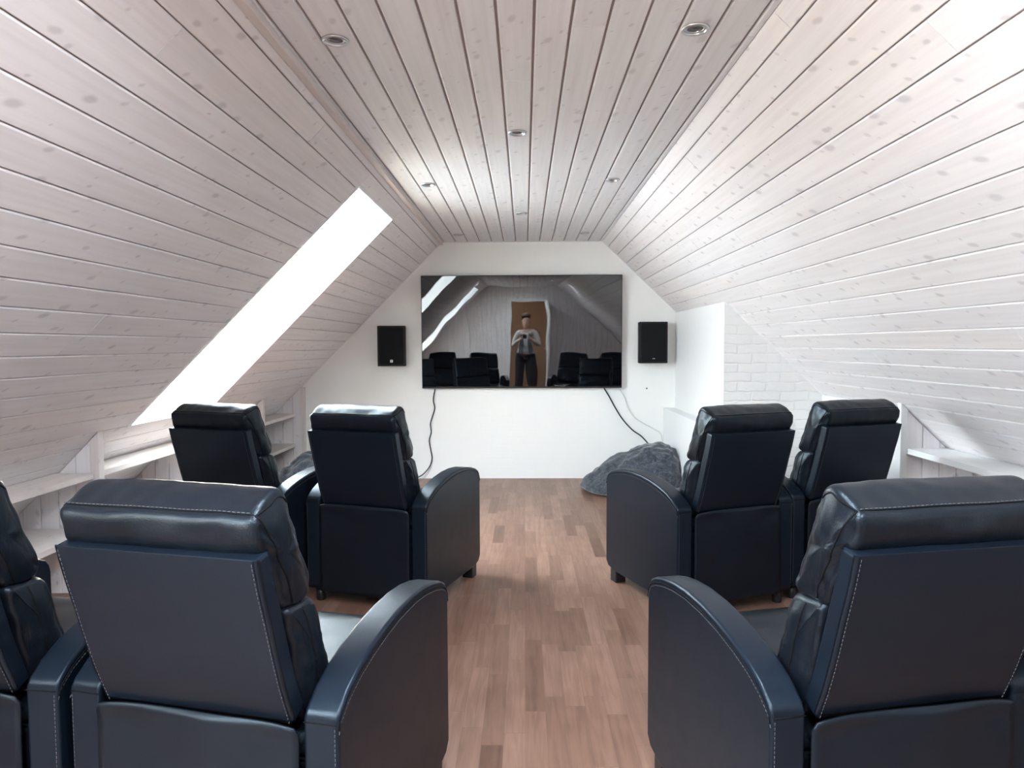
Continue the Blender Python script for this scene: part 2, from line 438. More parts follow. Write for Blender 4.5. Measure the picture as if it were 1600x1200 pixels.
# outer roof skin behind the boards keeps daylight out (open above the skylights)
bm = bmesh.new()
box(bm, XL-0.03, XR+0.03, YB-2.3, YF+0.1, CEIL+0.012, CEIL+0.09)
def skin(P0, V, N, y0, y1, v0, v1):
    P0, V, N = Vector(P0), Vector(V), Vector(N); q = []
    for d in (0.012, 0.09):
        for y, v in ((y0, v0), (y1, v0), (y1, v1), (y0, v1)): q.append(bm.verts.new(P0 + Vector((0, y, 0)) + V*v - N*d))
    for f in ((0,1,2,3),(4,5,6,7),(0,1,5,4),(1,2,6,5),(2,3,7,6),(3,0,4,7)): bm.faces.new([q[i] for i in f])
skin((XR, 0, CEIL), RV, RN, YB-0.05, YF+0.1, -0.03, CEIL*rl+0.15)
ys = [YB-0.05] + [y for a in sorted(SKY) for y in a] + [YF+0.1]
for i, (a, b) in enumerate(zip(ys, ys[1:])):
    if i % 2 == 0: skin((XL, 0, CEIL), LV, LN, a, b, -0.03, CEIL*1.4142+0.15)
    else:
        skin((XL, 0, CEIL), LV, LN, a, b, -0.03, SV0); skin((XL, 0, CEIL), LV, LN, a, b, SV1, CEIL*1.4142+0.15)
tag(finish('wall_roof', bm, M_GR), kind='structure')
# television wall
bm = bmesh.new(); box(bm, -3.3, 3.3, YF, YF+0.12, -0.02, CEIL+0.1)
tag(finish('wall_front', bm, M_WALL), kind='structure')
# back wall of upright boards with a doorway
o = boarded('wall_back', (-3.2, YB, 0), (0, 0, 1), (1, 0, 0), (0, 1, 0), 0, CEIL+0.05, 6.4, 0.0955, 0.02, [M_PL, M_GR], joints=(6, 7),
            holes=[(0.0, 1.95, 3.2-0.31, 3.2+0.45)])
tag(o, kind='structure')

# corner boards where the slopes meet the ceiling
bm = bmesh.new()
box(bm, XL-0.020, XL+0.010, YB, YF-0.001, CEIL-0.024, CEIL-0.0005, 0.0015, 1)
tag(finish('trim_1', bm, M_SH), kind='structure')

# chimney breast on the right, brick face towards the room
bm = bmesh.new()
cx = 1.433; cy = 5.12
prism(bm, [(cx, 0), (RX(0), 0), (cx, RX(0)*0 + 2.956-RK*cx)], 'y', cy, YF)
tag(finish('wall_chimney', bm, M_BRK), kind='structure')
bm = bmesh.new(); box(bm, cx-0.006, cx-0.0005, cy, YF, 0, 2.956-RK*cx-0.002)
tag(finish('trim_2', bm, M_WHITE), kind='structure')
# low boxed ledge along the foot of the chimney
bm = bmesh.new(); box(bm, 1.32, cx-0.007, 4.75, YF, 0, 0.68, 0.004, 2)
tag(finish('trim_3', bm, M_WHITE, wn=True), kind='structure')
# knee wall between chimney and shelf bay
ky = 4.0; kx = 2.131
bm = bmesh.new()
prism(bm, [(kx, 0), (RX(0), 0), (kx, 2.956-RK*kx)], 'y', ky+0.012, cy)
tag(finish('wall_knee', bm, M_WHITE), kind='structure')

# ---------------------------------------------------------------- skylights
def slope_pt(y, v, d):      # d = distance outwards behind the slope face
    return Vector((XL, y, CEIL)) + LV*v - LN*d
def skylight(name, y0, y1):
    root = empty(name, slope_pt((y0+y1)/2, SV1, 0)); tag(root, kind='structure')
    inv = Matrix.Translation(-root.location)
    def P(bm, pts):
        vs = [bm.verts.new(inv @ slope_pt(*p)) for p in pts]
        return vs
    def slab(bm, ya, yb, va, vb, da, db):
        vs = P(bm, [(ya,va,da),(yb,va,da),(yb,vb,da),(ya,vb,da),(ya,va,db),(yb,va,db),(yb,vb,db),(ya,vb,db)])
        for q in ((0,3,2,1),(4,5,6,7),(0,1,5,4),(1,2,6,5),(2,3,7,6),(3,0,4,7)): bm.faces.new([vs[i] for i in q])
    t = 0.016
    bm = bmesh.new()
    slab(bm, y0, y0+t, SV0, SV1, -0.004, REC); slab(bm, y1-t, y1, SV0, SV1, -0.004, REC)
    slab(bm, y0+t, y1-t, SV0, SV0+t, -0.004, REC); slab(bm, y0+t, y1-t, SV1-t, SV1, -0.004, REC)
    finish('window_lining', bm, M_REVEAL, root)
    bm = bmesh.new(); f = 0.022; a, b = y0+t, y1-t; c, d = SV0+t, SV1-t
    slab(bm, a, a+f, c, d, REC-0.07, REC-0.01); slab(bm, b-f, b, c, d, REC-0.07, REC-0.01)
    slab(bm, a+f, b-f, c, c+f, REC-0.07, REC-0.01); slab(bm, a+f, b-f, d-f, d, REC-0.07, REC-0.01)
    finish('window_frame', bm, M_WHITE, root)
    bm = bmesh.new(); slab(bm, a+f, b-f, c+f, d-f, REC-0.030, REC-0.026)
    finish('window_pane', bm, M_GLASS, root)
    # sky portal (guides daylight sampling only)
    L = D.lights.new('sky_portal', 'AREA'); L.shape = 'RECTANGLE'; L.size = y1-y0; L.size_y = SV1-SV0; L.cycles.is_portal = True
    lo = D.objects.new('sky_portal', L); COL.objects.link(lo)
    z = -LN; x = Vector((0, 1, 0)); y = z.cross(x)
    mm = Matrix((x, y, z)).transposed().to_4x4(); mm.translation = slope_pt((y0+y1)/2, (SV0+SV1)/2, REC+0.02)
    lo.matrix_world = mm
skylight('window_1', *SKY[0]); skylight('window_2', *SKY[1])

# open doorway in the back wall, a warm lit landing behind it
root = empty('door_1', (0.07, YB, 0)); tag(root, kind='structure')
bm = bmesh.new()
for x0, x1, z0, z1 in ((-0.425, -0.365, 0, 2.0), (0.365, 0.425, 0, 2.0), (-0.365, 0.365, 1.93, 2.0)):
    box(bm, x0, x1, -0.09, 0.018, z0, z1, 0.003, 1)
finish('door_frame', bm, M_WHITE, root)
bm = bmesh.new(); box(bm, 0.37, 0.41, 0.02, 0.76, 0.01, 1.93, 0.003, 1)
lf = finish('door_leaf', bm, M_WHITE, root)
bm = bmesh.new(); tube(bm, [(0.37, 0.70, 1.0), (0.33, 0.70, 1.0), (0.325, 0.69, 1.0), (0.325, 0.59, 1.0)], 0.009, 8)
finish('door_handle', bm, M_SILVER, lf)
bm = bmesh.new()
box(bm, -0.9, 1.0, YB-2.2, YB-2.1, -0.02, 2.3); box(bm, -0.95, -0.9, YB-2.2, YB-0.012, -0.02, 2.3); box(bm, 1.0, 1.05, YB-2.2, YB-0.012, -0.02, 2.3)
box(bm, -0.95, 1.05, YB-2.2, YB-0.1, -0.08, -0.001); box(bm, -0.95, 1.05, YB-2.2, YB-0.012, 2.2, 2.3)
tag(finish('wall_landing', bm, M_LAND), kind='structure')
fill_point((-0.72, YB-0.55, 1.9), 6.5, (1.0, 0.90, 0.78), 0.10)  # unseen lamp added on the landing for extra brightness

# ---------------------------------------------------------------- built-in shelving
def shelf_poly(bm, side, xin, z, y0, y1, th=0.028):
    """board from its inner edge to the slope"""
    a, b = (LX(z)+0.004, LX(z-th)+0.004) if side < 0 else (RX(z)-0.004, RX(z-th)-0.004)
    prism(bm, [(xin, z-th), (xin, z), (a, z), (b if abs(b) > abs(a) else a, z-th)], 'y', y0, y1, 0.0)
def add_uv(o, du=(0, 1, 0), dv=(1, 0, 1)):
    me = o.data; uv = me.uv_layers.new(name='UVMap'); du, dv = Vector(du), Vector(dv); r = random.uniform(0, 20)
    for lp in me.loops:
        c = me.vertices[lp.vertex_index].co; uv.data[lp.index].uv = (c.dot(du)+r, c.dot(dv)+r)

root = empty('built_in_shelving', (-2.2, 3.6, 0))
tag(root, 'whitewashed built-in shelving with posts under the left slope and skylight', 'shelving', 'built-in shelving under the slopes')
def loc_part(name, bm, mats, root, **k):
    bmesh.ops.translate(bm, verts=bm.verts, vec=-root.location)
    return finish(name, bm, mats, root, **k)
XI = -2.2
divs = [0.2, 1.33, 2.46, 3.59, 4.73, 5.87]
edges = [YB+0.02] + divs + [YF-0.015]
for zt in (0.634, 0.345):
    for a, b in zip(edges, edges[1:]):
        bm = bmesh.new(); shelf_poly(bm, -1, XI, zt, a+0.035, b-0.035 if b < 6.7 else b)
        o = loc_part('shelf_board', bm, M_SH, root); add_uv(o)
for y in divs:
    bm = bmesh.new(); zt = XI + 3.03
    prism(bm, [(XI+0.022, 0), (XI+0.022, zt+0.022-0.008), (XI-0.022, zt-0.030), (XI-0.022, 0)], 'y', y-0.022, y+0.022, 0.002, 1)
    o = loc_part('post', bm, M_SH, root); add_uv(o, (0, 0, 1), (1, 1, 0))
def end_boards(name, side, x_in, y, zmax, root, pitch=0.095):
    """upright boards facing the camera, cut to the slope"""
    bm = bmesh.new(); uvl = bm.loops.layers.uv.new('UVMap'); x = abs(x_in); k = 1.0 if side < 0 else RK; c = 3.03 if side < 0 else 2.956
    while x < 3.0:
        a, b = x + 0.002, x + pitch - 0.002
        za, zb = c - k*a - 0.003, c - k*b - 0.003
        if zb < 0.05: break
        pts = [(side*a, 0), (side*b, 0), (side*b, zb), (side*a, za)]
        n0 = len(bm.faces); prism(bm, pts, 'y', y-0.008, y+0.008, 0.0015, 1)
        r = random.uniform(0, 30)
        bm.faces.ensure_lookup_table()
        for f in bm.faces[n0:]:
            for lp in f.loops: lp[uvl].uv = (lp.vert.co.z + r, lp.vert.co.x + r)
        x += pitch
    prism(bm, [(side*abs(x_in), 0), (side*(c/k-0.02), 0), (side*abs(x_in), c-k*abs(x_in)-0.004)], 'y', y, y+0.006, 0, mat=1)
    return loc_part(name, bm, [M_PL, M_GR], root)
for y in divs: end_boards('divider', -1, 2.215, y, 0, root)
end_boards('end_panel', -1, 2.13, YF-0.02, 0, root)
bm = bmesh.new(); box(bm, -2.14, -2.105, YF-0.04, YF-0.001, 0, 0.885, 0.002, 1)
o = loc_part('end_post', bm, M_SH, root); add_uv(o, (0, 0, 1), (1, 1, 0))

root = empty('built_in_shelving', (2.13, ky, 0))
tag(root, 'white built-in shelf under the right slope beside the brick chimney', 'shelving', 'built-in shelving under the slopes')
for zt in (0.692, 0.36):
    bm = bmesh.new(); shelf_poly(bm, 1, 2.13, zt, YB+0.02, ky-0.002, 0.030)
    o = loc_part('shelf_board', bm, M_WHITE if zt > .5 else M_SH, root); add_uv(o)
end_boards('end_panel', 1, 2.13, ky, 0, root)
bm = bmesh.new(); prism(bm, [(2.09, 0), (2.129, 0), (2.129, 2.956-RK*2.129-.004), (2.09, 2.956-RK*2.09-.004)], 'y', ky-0.03, ky+0.011, 0.002, 1)
loc_part('end_post', bm, M_WHITE, root)
for k in root.children: pass

# ---------------------------------------------------------------- downlights
spots = [((-0.60, 2.31), 'recessed silver downlight over the front-left recliners, nearest on the left'),
         ((0.53, 2.26), 'recessed silver downlight near the right slope, nearest on the right'),
         ((-0.03, 3.31), 'recessed silver downlight on the ceiling centre line, nearer of the two central ones'),
         ((-0.58, 4.34), 'recessed silver downlight in the left row, second from the camera'),
         ((0.52, 4.26), 'recessed silver downlight in the right row, second from the camera'),
         ((-0.02, 5.30), 'recessed silver downlight on the ceiling centre line, farther of the two central ones'),
         ((-0.58, 6.29), 'recessed silver downlight at the left, closest to the television wall'),
         ((0.52, 6.24), 'recessed silver downlight at the right, closest to the television wall')]
spots += [((-0.03, 1.31), 'added fill downlight on the centre line, just behind the picture edge'), ((-0.60, 0.45), 'added fill downlight in the left row, behind the camera'), ((0.52, 0.45), 'added fill downlight in the right row, behind the camera'),
          ((-0.03, -0.5), 'added fill downlight on the centre line, above the doorway end')]  # invented downlights out of view, added to brighten the room
BACK_FILL_W = 3.9
def downlight():
    root = empty('downlight')
    bm = bmesh.new(); lathe(bm, [(0.041, 0.0), (0.0435, -0.0015), (0.0425, -0.006), (0.037, -0.0088), (0.0335, -0.0078), (0.0325, -0.0005)], 40)
    finish('trim_ring', bm, M_SILVER, root)
    bm = bmesh.new(); lathe(bm, [(0.0325, -0.0012), (0.030, -0.003), (0.026, -0.0035), (0.0245, -0.0015), (0.0245, -0.0006)], 40)
    finish('inner_ring', bm, M_SILVER, root)
    bm = bmesh.new(); lathe(bm, [(0.026, -0.0006), (0.0245, -0.0010), (0.012, -0.0016), (0.011, -0.003), (0.0, -0.0032)], 32)
    finish('lamp_lens', bm, M_DARK, root)
    return root
def copy_tree(o, parent=None):
    c = o.copy(); COL.objects.link(c)
    if parent: c.parent = parent
    for ch in list(o.children): copy_tree(ch, c)
    return c
proto = downlight()
for i, ((x, y), lab) in enumerate(spots):
    d = proto if i == 0 else copy_tree(proto)
    d.location = (x, y, CEIL-0.0002); tag(d, lab, 'ceiling light', 'recessed downlights in the ceiling')
    if i >= 8:      # the added out-of-view downlights are lit as room fill
        L = D.lights.new('fill_bulb', 'AREA'); L.shape = 'DISK'; L.size = 0.042; L.energy = BACK_FILL_W; L.color = (0.80, 0.90, 1.0); L.spread = R(180)
        lo = D.objects.new('fill_bulb', L); COL.objects.link(lo); lo.parent = d; lo.location = (0, 0, -0.0036)

# ---------------------------------------------------------------- television
tv = empty('television', (-0.029, YF-0.045, 1.403)); tv.rotation_euler = (R(0.87), 0, 0)
tag(tv, 'large switched-off flat television mounted on the white wall', 'television')
TW, TH = 1.89, 1.062
bm = bmesh.new(); box(bm, -TW/2, TW/2, -0.018, 0.014, -TH/2, TH/2, 0.003, 2)
finish('bezel', bm, M_BEZEL, tv, wn=True)
bm = bmesh.new(); vs = [bm.verts.new(p) for p in ((-TW/2+.006, -.0186, -TH/2+.016), (TW/2-.006, -.0186, -TH/2+.016), (TW/2-.006, -.0186, TH/2-.006), (-TW/2+.006, -.0186, TH/2-.006))]
f = bm.faces.new(vs); bmesh.ops.solidify(bm, geom=[f], thickness=0.0004)
finish('screen', bm, M_SCREEN, tv)
bm = bmesh.new(); box(bm, -0.30, 0.30, 0.014, 0.032, -0.2, 0.2); finish('wall_bracket', bm, M_BEZEL, tv)

# cables
def cable(name, pts, r, mat, label):
    bm = bmesh.new(); tube(bm, catmull(pts, 8, closed=False), r, 8)
    o = finish(name, bm, mat, smooth=True); tag(o, label, 'cable'); return o
yw = YF - 0.012
cable('power_cable', [(-0.858, yw, 0.86), (-0.875, yw, 0.76), (-0.862, yw, 0.68), (-0.885, yw, 0.60), (-0.905, yw, 0.53), (-0.898, yw, 0.45), (-0.918, yw, 0.37), (-0.905, yw, 0.28), (-0.893, yw, 0.20), (-0.915, yw-.01, 0.12), (-0.98, yw-.03, 0.045), (-1.06, yw-.06, 0.008)], 0.0052, M_CABLE,
      'thin black cable hanging wavy from the lower left corner of the television')
cable('signal_cable', [(0.752, yw, 0.868), (0.80, yw, 0.79), (0.86, yw, 0.68), (0.93, yw, 0.57), (1.02, yw-.02, 0.47), (1.12, yw-.04, 0.395), (1.22, yw-.05, 0.25), (1.27, yw-.05, 0.02)], 0.006, M_CABLE,
      'black cable sloping from the lower right of the television down behind the beanbag')
cable('white_cable', [(0.90, yw, 0.855), (0.945, yw, 0.78), (0.98, yw, 0.68), (1.04, yw, 0.59), (1.13, yw, 0.53), (1.22, yw, 0.48), (1.30, yw-.01, 0.41), (1.305, yw-.02, 0.2), (1.305, yw-.02, 0.01)], 0.005, M_WCABLE,
      'thin white cable drooping across the white wall right of the television')
bm = bmesh.new(); c = Vector((1.16, YF-0.004, 0.862))
lathe(bm, [(0.0, 0.006), (0.004, 0.005), (0.007, 0.0), (0.007, -0.002)], 12); bmesh.ops.rotate(bm, verts=bm.verts, matrix=Matrix.Rotation(R(90), 3, 'X')); bmesh.ops.translate(bm, verts=bm.verts, vec=c)
tag(finish('wall_screw', bm, M_CABLE), 'tiny dark screw in the white wall below the right speaker', 'screw')

# ---------------------------------------------------------------- wall speakers
def speaker(x, z, w, h, rz, label, logo):
    root = empty('wall_speaker', (x, YF-0.075, z), rz); tag(root, label, 'speaker', 'black speakers either side of the television')
    dp = 0.075
    bm = bmesh.new(); prism(bm, [(-w/2, -dp), (w/2, -dp), (w/2-0.012, dp-.004), (-w/2+0.012, dp-.004)], 'z', -h/2, h/2, 0.006, 2)
    finish('cabinet', bm, M_SPK, root, wn=True)
    bm = bmesh.new(); n = 6; r = 0.016; pts = []
    for cx_, cz_, a0 in ((w/2-.018-r, h/2-.016-r, 0), (-w/2+.018+r, h/2-.016-r, 90), (-w/2+.018+r, -h/2+.016+r, 180), (w/2-.018-r, -h/2+.016+r, 270)):
        for k in range(n+1):
            a = R(a0 + 90*k/n); pts.append((cx_ + r*math.cos(a), cz_ + r*math.sin(a)))
    prism(bm, pts, 'y', -dp-0.010, -dp+0.002, 0.003, 2)
    finish('grille', bm, M_GRILLE, root, wn=True)
    bm = bmesh.new()
    if logo:
        box(bm, -0.012, 0.012, -dp-0.012, -dp-0.0095, -h/2+.036, -h/2+.060, 0.001, 1)
        tt = finish('badge', bm, M_SILVER, root)
        bm = bmesh.new()
        for zc in (0.043, 0.053): box(bm, -0.007, 0.007, -dp-0.0128, -dp-0.0118, -h/2+zc-.0022, -h/2+zc+.0022)
        box(bm, -0.002, 0.002, -dp-0.0128, -dp-0.0118, -h/2+.041, -h/2+.055)
        finish('badge_mark', bm, M_FOOT, tt)
    else:
        for k in range(4): box(bm, -0.011+k*0.006, -0.007+k*0.006, -dp-0.0105, -dp-0.0095, -h/2+.040, -h/2+.047)
        finish('badge', bm, M_SILVER, root)
    bm = bmesh.new(); box(bm, -0.05, 0.05, dp-.006, dp-0.0005, -0.06, 0.06); finish('mount', bm, M_FOOT, root)
speaker(-1.247, 1.275, 0.262, 0.378, R(3), 'black wall speaker with small badge, left of the television', True)
speaker(1.193, 1.297, 0.262, 0.385, R(2), 'black wall speaker mounted right of the television near the corner', False)

# ---------------------------------------------------------------- recliners
WS, AT = 0.250, 0.080           # half seat width, arm thickness
ARM = [(0.0, 0.10), (0.0, 0.515), (0.012, 0.533), (0.05, 0.562), (0.10, 0.585), (0.16, 0.603), (0.24, 0.620), (0.33, 0.631), (0.42, 0.634),
       (0.50, 0.629), (0.57, 0.617), (0.625, 0.602), (0.658, 0.586), (0.673, 0.568), (0.679, 0.545), (0.680, 0.40), (0.680, 0.105), (0.655, 0.078), (0.60, 0.066), (0.05, 0.066), (0.0, 0.075)]

def dashes(bm, pts, ln=0.0065, gp=0.0035, r=0.0007):
    pts = [Vector(p) for p in pts]; segs = [(a, b, (b-a).length) for a, b in zip(pts, pts[1:])]
    L = sum(s[2] for s in segs); s = 0.0
    def at(d):
        for a, b, l in segs:
            if d <= l or (a, b, l) == segs[-1]: return a.lerp(b, min(1, d/l) if l else 0)
            d -= l
    while s + ln < L:
        tube(bm, [at(s), at(s+ln)], r, 4); s += ln + gp

def arm(parent, side):
    x0, x1 = side*WS, side*(WS+AT)
    bm = bmesh.new(); prism(bm, ARM, 'x', min(x0, x1), max(x0, x1), 0.009, 3)
    for v in bm.verts:       # leather over foam: the flat sides swell slightly
        y, z = v.co.y, v.co.z
    o = finish('armrest', bm, M_LEA, parent, wn=True)
    xe = x1 - side*0.002
    bm = bmesh.new()
    off = [(y, z-0.006) if 0.01 < y < 0.66 else (y-(.004 if y > .6 else -.004), z-0.008) for y, z in ARM[1:15]]
    tube(bm, [(x1 + side*0.0004, y, z - 0.010) for y, z in off], 0.0014, 5)
    finish('seam', bm, M_SEAM, o); bm = bmesh.new()
    tube(bm, [(x0 + (x1-x0)*0.02, -0.0006, 0.508), (x1 - side*0.004, -0.0006, 0.508)], 0.0013, 5)
    finish('seam', bm, M_SEAM, o)
    bm = bmesh.new(); dashes(bm, [(x1 + side*0.0006, y - .002, z - 0.018) for y, z in off])
    finish('stitching', bm, M_THREAD, o); bm = bmesh.new()
    dashes(bm, [(x0 + (x1-x0)*0.90, -0.0008, z) for z in (0.50, 0.10)])
    finish('stitching', bm, M_THREAD, o)
    return o

def slab_curve(rear, th, x0, x1, bev):
    """upright slab following a rear profile (y,z), th thick towards +y"""
    r = catmull(rear, 5, closed=False); out = [(p[0], p[1]) for p in r]; fr = []
    for i, p in enumerate(r):
        d = (r[min(i+1, len(r)-1)] - r[max(0, i-1)]).normalized(); n = Vector((d[1], -d[0]))
        q = Vector((p[0], p[1])) + n*th; fr.append((q[0], q[1]))
    bm = bmesh.new(); pts = out + fr[::-1]
    A = pts
    prism(bm, A, 'x', x0, x1, bev, 3)
    return bm, out, fr

REAR = [(0.0, 0.500), (-0.032, 0.580), (-0.058, 0.660), (-0.080, 0.735), (-0.100, 0.800), (-0.116, 0.862), (-0.119, 0.876)]
HEAD = [(-0.045, 0.80), (-0.078, 0.862), (-0.100, 0.885), (-0.112, 0.915), (-0.114, 0.945), (-0.100, 0.961), (-0.062, 0.984), (-0.025, 0.994), (0.004, 0.974), (0.030, 0.910),
        (0.058, 0.845), (0.083, 0.790), (0.090, 0.760), (0.072, 0.738), (0.020, 0.737), (-0.015, 0.748)]
LUMB = [(-0.010, 0.738), (0.045, 0.741), (0.086, 0.734), (0.110, 0.708), (0.122, 0.668), (0.145, 0.610), (0.160, 0.560), (0.170, 0.515), (0.150, 0.487), (0.10, 0.476), (0.052, 0.480), (0.030, 0.56), (0.008, 0.65)]

def pillow(name, prof, hw, parent, mat, r=0.020, nx=44, seed=0.0, wr=0.0035, crown=0.012):
    P = catmull([Vector((p[0], p[1], 0)) for p in prof], 6); n = len(P)
    cen = sum(P, Vector()) / n
    nor = []
    for i in range(n):
        d = (P[(i+1) % n] - P[i-1]).normalized(); q = Vector((d[1], -d[0], 0))
        if q.dot(P[i]-cen) < 0: q = -q
        nor.append(q)
    bm = bmesh.new(); rings = []
    xs = []
    for k in range(nx+1):
        a = -1 + 2*k/nx; xs.append(hw*math.sin(a*math.pi/2) if abs(a) > 1e9 else 0)
    xs = []
    flat = hw - r
    for k in range(7): a = math.pi/2*(1-k/7.0); xs.append((-(flat + r*math.sin(a)), r*(1-math.cos(a))))
    for k in range(nx+1): xs.append((-flat + 2*flat*k/nx, 0.0))
    for k in range(1, 8): a = math.pi/2*(k/7.0); xs.append((flat + r*math.sin(a), r*(1-math.cos(a))))
    for x, ins in xs:
        ring = []
        for i in range(n):
            sx = max(0.0, 1 - (x/hw)**2)
            q = P[i] - nor[i]*ins*0.8
            front = max(0.0, nor[i][0])
            q = q + nor[i]*(crown*front*sx**0.5)
            d = noise.noise(Vector((x*9 + seed, P[i][0]*22, P[i][1]*22 + seed)))*wr + noise.noise(Vector((x*26 + seed, P[i][0]*14, P[i][1]*30)))*wr*0.5
            q = q + nor[i]*d
            bulge = 0.006*noise.noise(Vector((P[i][1]*30+seed, P[i][0]*18, x*3)))*(1 if abs(x) > flat else 0)
            ring.append(bm.verts.new((x + (bulge if x > 0 else -bulge), q[0], q[1])))
        rings.append(ring)
    for a, b in zip(rings, rings[1:]):
        for i in range(n):
            bm.faces.new((a[i], a[(i+1) % n], b[(i+1) % n], b[i]))
    for ring, s in ((rings[0], -1), (rings[-1], 1)):
        inner = ring
        for f_, bx in ((0.85, 0.005), (0.6, 0.010), (0.3, 0.012)):
            c = Vector((sum(v.co.x for v in ring)/n, cen[0], cen[1]))
            new = []
            for v in ring:
                p = c.lerp(v.co, f_); 
                wv = noise.noise(Vector((p.z*34+seed, p.y*20, s*3.0)))*0.006
                new.append(bm.verts.new((c.x + s*(bx + wv), p.y, p.z)))
            for i in range(n): bm.faces.new((inner[i], inner[(i+1) % n], new[(i+1) % n], new[i]))
            inner = new
        cv = bm.verts.new((ring[0].co.x*0 + s*(hw + 0.010), cen[0], cen[1]))
        for i in range(n): bm.faces.new((inner[i], inner[(i+1) % n], cv))
    return finish(name, bm, mat, parent, smooth=True)

def make_recliner():
    root = empty('recliner')
    # base between the arms
    bm = bmesh.new(); box(bm, -WS+.002, WS-.002, 0.03, 0.60, 0.09, 0.40, 0.008, 2); finish('base_frame', bm, M_SKIRT, root, wn=True)
    arm(root, -1); arm(root, 1)
    # footrest panel at the front
    bm = bmesh.new(); box(bm, -WS+.006, WS-.006, 0.602, 0.655, 0.10, 0.405, 0.016, 3); finish('footrest', bm, M_LEAS, root, wn=True)
    # seat cushion
    seat = [(0.06, 0.402), (0.06, 0.455), (0.14, 0.474), (0.30, 0.480), (0.48, 0.483), (0.60, 0.480), (0.665, 0.462), (0.685, 0.435), (0.672, 0.408), (0.62, 0.404), (0.30, 0.401)]
    pillow('seat_cushion', seat, WS-.003, root, M_LEAS, r=0.022, nx=20, seed=2.0, wr=0.002, crown=0.004)
    # rear shell
    bm, re, fr = slab_curve(REAR, 0.048, -0.232, 0.232, 0.009)
    sh = finish('backrest_shell', bm, M_LEA, root, wn=True)
    for s in (-1, 1):
        bm = bmesh.new(); tube(bm, [(s*0.2322, y + 0.006, z) for y, z in re[1:-1]], 0.0012, 5); finish('seam', bm, M_SEAM, sh)
        bm = bmesh.new(); tube(bm, [(s*0.224, re[k][0]-0.0002, re[k][1]) for k in range(0, len(re)-1)], 0.0009, 5); finish('seam', bm, M_SEAM, sh)
        bm = bmesh.new(); dashes(bm, [(s*0.2205, y - 0.0009, z) for y, z in re[:-1]]); finish('stitching', bm, M_THREAD, sh)
    # cushions
    hd = pillow('head_cushion', HEAD, 0.226, root, M_LEAS, seed=5.1)
    lb = pillow('lumbar_cushion', LUMB, 0.228, root, M_LEAS, seed=9.7, wr=0.005)
    bm = bmesh.new()
    # top rear seam across the head cushion, plus corner mitres and side seams
    def hug(o):
        me = o.data; return BVHTree.FromPolygons([v.co.copy() for v in me.vertices], [tuple(p.vertices) for p in me.polygons])
    th, tl = hug(hd), hug(lb)
    def top(x):      # rear top edge of the head cushion, on its surface
        h = th.ray_cast(Vector((x, -0.20, 1.03)), Vector((0, 0.095, -0.070)).normalized()); return h[0]
    def side(t, s, y, z):
        h = t.ray_cast(Vector((s*0.4, y, z)), Vector((-s, 0, 0))); return h[0]
    tube(bm, [p for p in (top(-0.222 + 0.444*k/36) for k in range(37)) if p], 0.0019, 6)
    finish('seam', bm, M_SEAM, hd)
    bm = bmesh.new(); dashes(bm, [p + Vector((0, -0.004, 0.0045)) for p in (top(-0.215 + 0.43*k/24) for k in range(25)) if p], r=0.0008)
    finish('stitching', bm, M_THREAD, hd)
    for c_, t_, prof in ((hd, th, [(-0.100, 0.955), (-0.082, 0.925), (-0.060, 0.885), (-0.034, 0.835), (-0.010, 0.790), (0.012, 0.750)]), (lb, tl, [(0.045, 0.728), (0.055, 0.68), (0.075, 0.60), (0.095, 0.52), (0.10, 0.49)]),
                        (hd, th, [(-0.100, 0.955), (-0.060, 0.968), (-0.028, 0.978), (0.0, 0.962)])):
        for s in (-1, 1):
            q = [side(t_, s, p[0], p[1]) for p in catmull([Vector((y, z)) for y, z in prof], 4, closed=False)]
            q = [p for p in q if p]
            if len(q) < 3: continue
            bm = bmesh.new(); tube(bm, q, 0.0022, 6)
            finish('side_seam', bm, M_SEAM, c_)
    # rear skirt hanging from below the shell
    bm = bmesh.new(); nx, nz = 28, 22; G = []
    for j in range(nz+1):
        row = []; tz = j/nz
        for i in range(nx+1):
            tx = -1 + 2*i/nx; z = 0.509 - 0.44*tz
            hwid = 0.245 - 0.008*max(0, (0.03 - tz)/0.03)
            sag = 0.012*(1-tx*tx)*max(0, 1-tz*6)
            z -= (0.010*abs(tx)**6)*max(0, 1-tz*8) - 0.0
            dep = 0.022*math.exp(-((abs(tx)-0.75)/0.35)**2)*math.exp(-tz*5)
            fold = 0.006*math.sin(tx*4.2 + 3*tz)*math.exp(-tz*2.5) + 0.006*noise.noise(Vector((tx*2.2, tz*3.0, 3)))
            y = -0.010 - 0.003*math.exp(-tz*9) + dep*0.5*min(1, tz*12) - fold*0.8*min(1, tz*10 + 0.3)
            row.append(bm.verts.new((tx*hwid, y, z)))
        G.append(row)
    for j in range(nz):
        for i in range(nx): bm.faces.new((G[j][i], G[j+1][i], G[j+1][i+1], G[j][i+1]))
    bmesh.ops.recalc_face_normals(bm, faces=bm.faces)
    bmesh.ops.solidify(bm, geom=list(bm.faces), thickness=0.005)
    sk = finish('rear_flap', bm, M_SKIRT, root, smooth=True)
    # feet
    for sx in (-1, 1):
        bm = bmesh.new(); box(bm, sx*0.29-.03, sx*0.29+.03, 0.585, 0.645, 0.0, 0.069, 0.004, 2); finish('leg', bm, M_FOOT, root)
        bm = bmesh.new(); lathe(bm, [(0, 0), (0.020, 0), (0.023, 0.004), (0.025, 0.068), (0, 0.068)], 20, (sx*0.285, 0.05, 0)); finish('leg', bm, M_FOOT, root)
    return root

